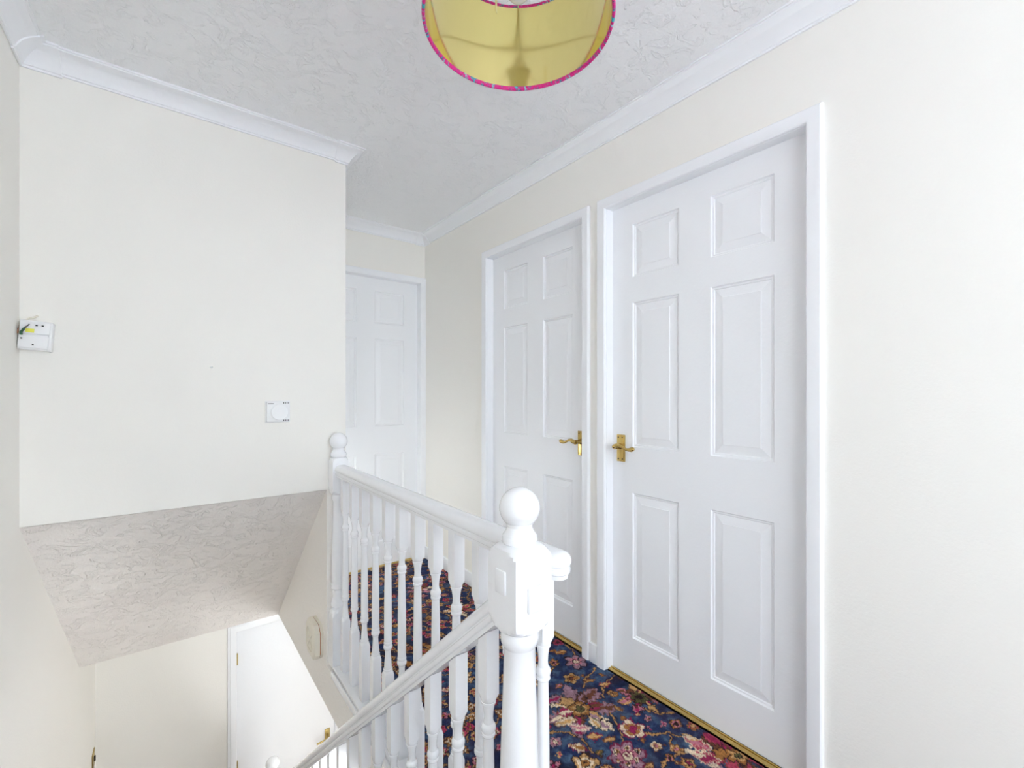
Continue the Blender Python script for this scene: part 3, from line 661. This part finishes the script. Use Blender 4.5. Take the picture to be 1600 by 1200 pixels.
# wall nail
me = turned_mesh('wall_plug', [(0, .004), (.010, .004), (.012, .0022), (.012, .0015), (.004, .0012)], 1, 16); me.transform(Matrix.Rotation(PI/2, 4, 'X'))
o = link('wall_plug', me, 'plastic', None, (.152, YT, H+.107)); tag(o, 'tiny screw plug left in the stairwell wall', 'wall plug')
# door chime on the wall under the landing
c = empty('door_chime', (XA, 2.285, H-1.163)); tag(c, 'aged cream plastic door chime on the wall below the landing', 'door chime')
def oct_(w_, h_, k): return [(-w_+k, -h_), (w_-k, -h_), (w_, -h_+k), (w_, h_-k), (w_-k, h_), (-w_+k, h_), (-w_, h_-k), (-w_, -h_+k)]
prism('backplate', 'cream_plastic', oct_(.080, .080, .028), 'x', -.012, 0, c); prism('seam', 'copper', oct_(.077, .077, .028), 'x', -.017, -.011, c)
bm = bmesh.new(); rings = []
for xx, s in ((-.016, 1.0), (-.036, .97), (-.041, .90), (-.043, .80), (-.043, .62), (-.039, .60)):
    rings.append([bm.verts.new((xx, a*s, b*s)) for a, b in oct_(.082, .082, .03)])
for a, b in zip(rings, rings[1:]):
    for k in range(8): bm.faces.new((a[k], a[(k+1)%8], b[(k+1)%8], b[k]))
bm.faces.new(rings[0]); bm.faces.new(rings[-1]); link('cover', finish(bm, 'cover', 30), 'cream_plastic', c)
for s in (1, -1):
    b2 = bmesh.new(); bm_box(b2, -.042, -.037, -.058, .058, -.004, .004); q = link('grille_bar', finish(b2, 'grille_bar'), 'cream_plastic', c); q.rotation_euler = (s*PI/4, 0, 0)
# switch on the left wall beside the hall corner
yy = 3.70; s = empty('light_switch', (xl(yy), yy, H-2.20)); tag(s, 'small brass light switch on the left wall at the stair foot', 'light switch')
box('plate', 'brass_dull', 0, .006, -.043, .043, -.043, .043, s, .0015); box('rocker', 'dark', .005, .013, -.007, .007, -.014, .014, s, .001)
# ------------------------------------------------------------------ pendant lamp
LX, LY = .572, .719; R0 = .19; ZB, ZT = H+.749, H+.952
p = empty('pendant_lamp', (LX, LY, ZB)); tag(p, 'pink patterned drum pendant shade with gold lining hanging from the ceiling', 'pendant lamp')
def drum(name, r, z0, z1, m, th=.0012, n=96):
    bm = bmesh.new(); rs = []
    for rr, z in ((r, z0), (r, z1), (r-th, z1), (r-th, z0)): rs.append([bm.verts.new((rr*math.cos(2*PI*k/n), rr*math.sin(2*PI*k/n), z)) for k in range(n)])
    for i in range(4):
        a, b = rs[i], rs[(i+1)%4]
        for k in range(n): bm.faces.new((a[k], a[(k+1)%n], b[(k+1)%n], b[k]))
    return link(name, finish(bm, name, 40), m, p)
drum('shade', R0, .001, ZT-ZB-.001, 'fabric'); drum('lining', R0-.0013, .002, ZT-ZB-.002, 'gold')
def torus(name, r, z, mr, m, squash=1.6):
    bm = bmesh.new(); n, k = 120, 10; rs = []
    for i in range(n):
        a = 2*PI*i/n; rs.append([bm.verts.new(((r+mr*math.cos(2*PI*q/k))*math.cos(a), (r+mr*math.cos(2*PI*q/k))*math.sin(a), z+mr*squash*math.sin(2*PI*q/k))) for q in range(k)])
    for i in range(n):
        a, b = rs[i], rs[(i+1)%n]
        for q in range(k): bm.faces.new((a[q], a[(q+1)%k], b[(q+1)%k], b[q]))
    return link(name, finish(bm, name, 80), m, p)
torus('rim_binding', R0, .002, .0034, 'fabric'); torus('rim_binding', R0, ZT-ZB-.002, .0034, 'fabric')
torus('fitting_ring', .024, ZT-ZB-.03, .002, 'plastic', 1)
for k in range(3):
    a = 2*PI*k/3+.9; tube_obj('spider_arm', 'plastic', [(.024*math.cos(a), .024*math.sin(a), ZT-ZB-.03), (.09*math.cos(a), .09*math.sin(a), ZT-ZB-.028), (R0*math.cos(a), R0*math.sin(a), ZT-ZB-.004)], .0018, p)
P = [(.052, .003), (.054, .010), (.060, .019), (.070, .027), (.085, .0305), (.100, .028), (.115, .020), (.125, .014)]
link('bulb', turned_mesh('bulb', P, 1, 32), 'bulb', p)
P = [(.122, .017), (.150, .019), (.170, .022), (.174, .022), (.190, .015), (.215, .007)]
link('lamp_holder', turned_mesh('lamp_holder', P, 1, 28), 'plastic', p)
tube_obj('cord', 'plastic', [(0, 0, .21), (0, 0, CE-ZB-.02)], .0035, p)
P = [(CE-ZB-.028, .008), (CE-ZB-.026, .030), (CE-ZB-.016, .040), (CE-ZB, .043)]
link('ceiling_rose', turned_mesh('ceiling_rose', P, 1, 36), 'plastic', p)
dx, dy_ = .028*FX-.046*FZ-.0, .028*FZ+.046*FX
b2 = bmesh.new(); bm_box(b2, -.004, .004, -.0004, .0004, .052, .18); q = link('lining_tag', finish(b2, 'lining_tag'), 'gold', p, (dx, dy_, 0)); q.rotation_euler = (0, 0, .5)
# ------------------------------------------------------------------ windows out of the picture
def window(name, loc, rz, W, Hh, label, cols=2):
    e_ = empty(name, loc, rz); tag(e_, label, 'window', kind='structure')
    bm = bmesh.new(); f = .055
    bm_box(bm, 0, W, -.03, .03, 0, f); bm_box(bm, 0, W, -.03, .03, Hh-f, Hh); bm_box(bm, 0, f, -.03, .03, f, Hh-f); bm_box(bm, W-f, W, -.03, .03, f, Hh-f)
    for k in range(1, cols): bm_box(bm, W*k/cols-.03, W*k/cols+.03, -.03, .03, f, Hh-f)
    link('window_frame', finish(bm, 'window_frame'), 'pvc', e_)
    for k in range(cols): box('pane', 'glass', max(f, W*k/cols+.03), min(W-f, W*(k+1)/cols-.03), -.004, .004, f, Hh-f, e_)
window('window_1', (WX0, YREAR-.06, WZ0), 0, WX1-WX0, WZ1-WZ0, 'white two-light window in the landing rear wall')
window('window_2', (XR+.04, 1.3, -1.9), -PI/2, 1.5, 1.3, 'white hall window below the landing')
window('window_3', (.65, -1.0, HF+.05), 0, .8, -.45-HF-.05, 'glazed front door of the hall', 1)
window('window_4', (xl(-2.5)-.055, -2.5, .35), math.atan2(1.4, .023*1.4), 1.4, 1.85, 'white unseen side window added to light the landing')  # unseen side window, added to bring daylight across the landing
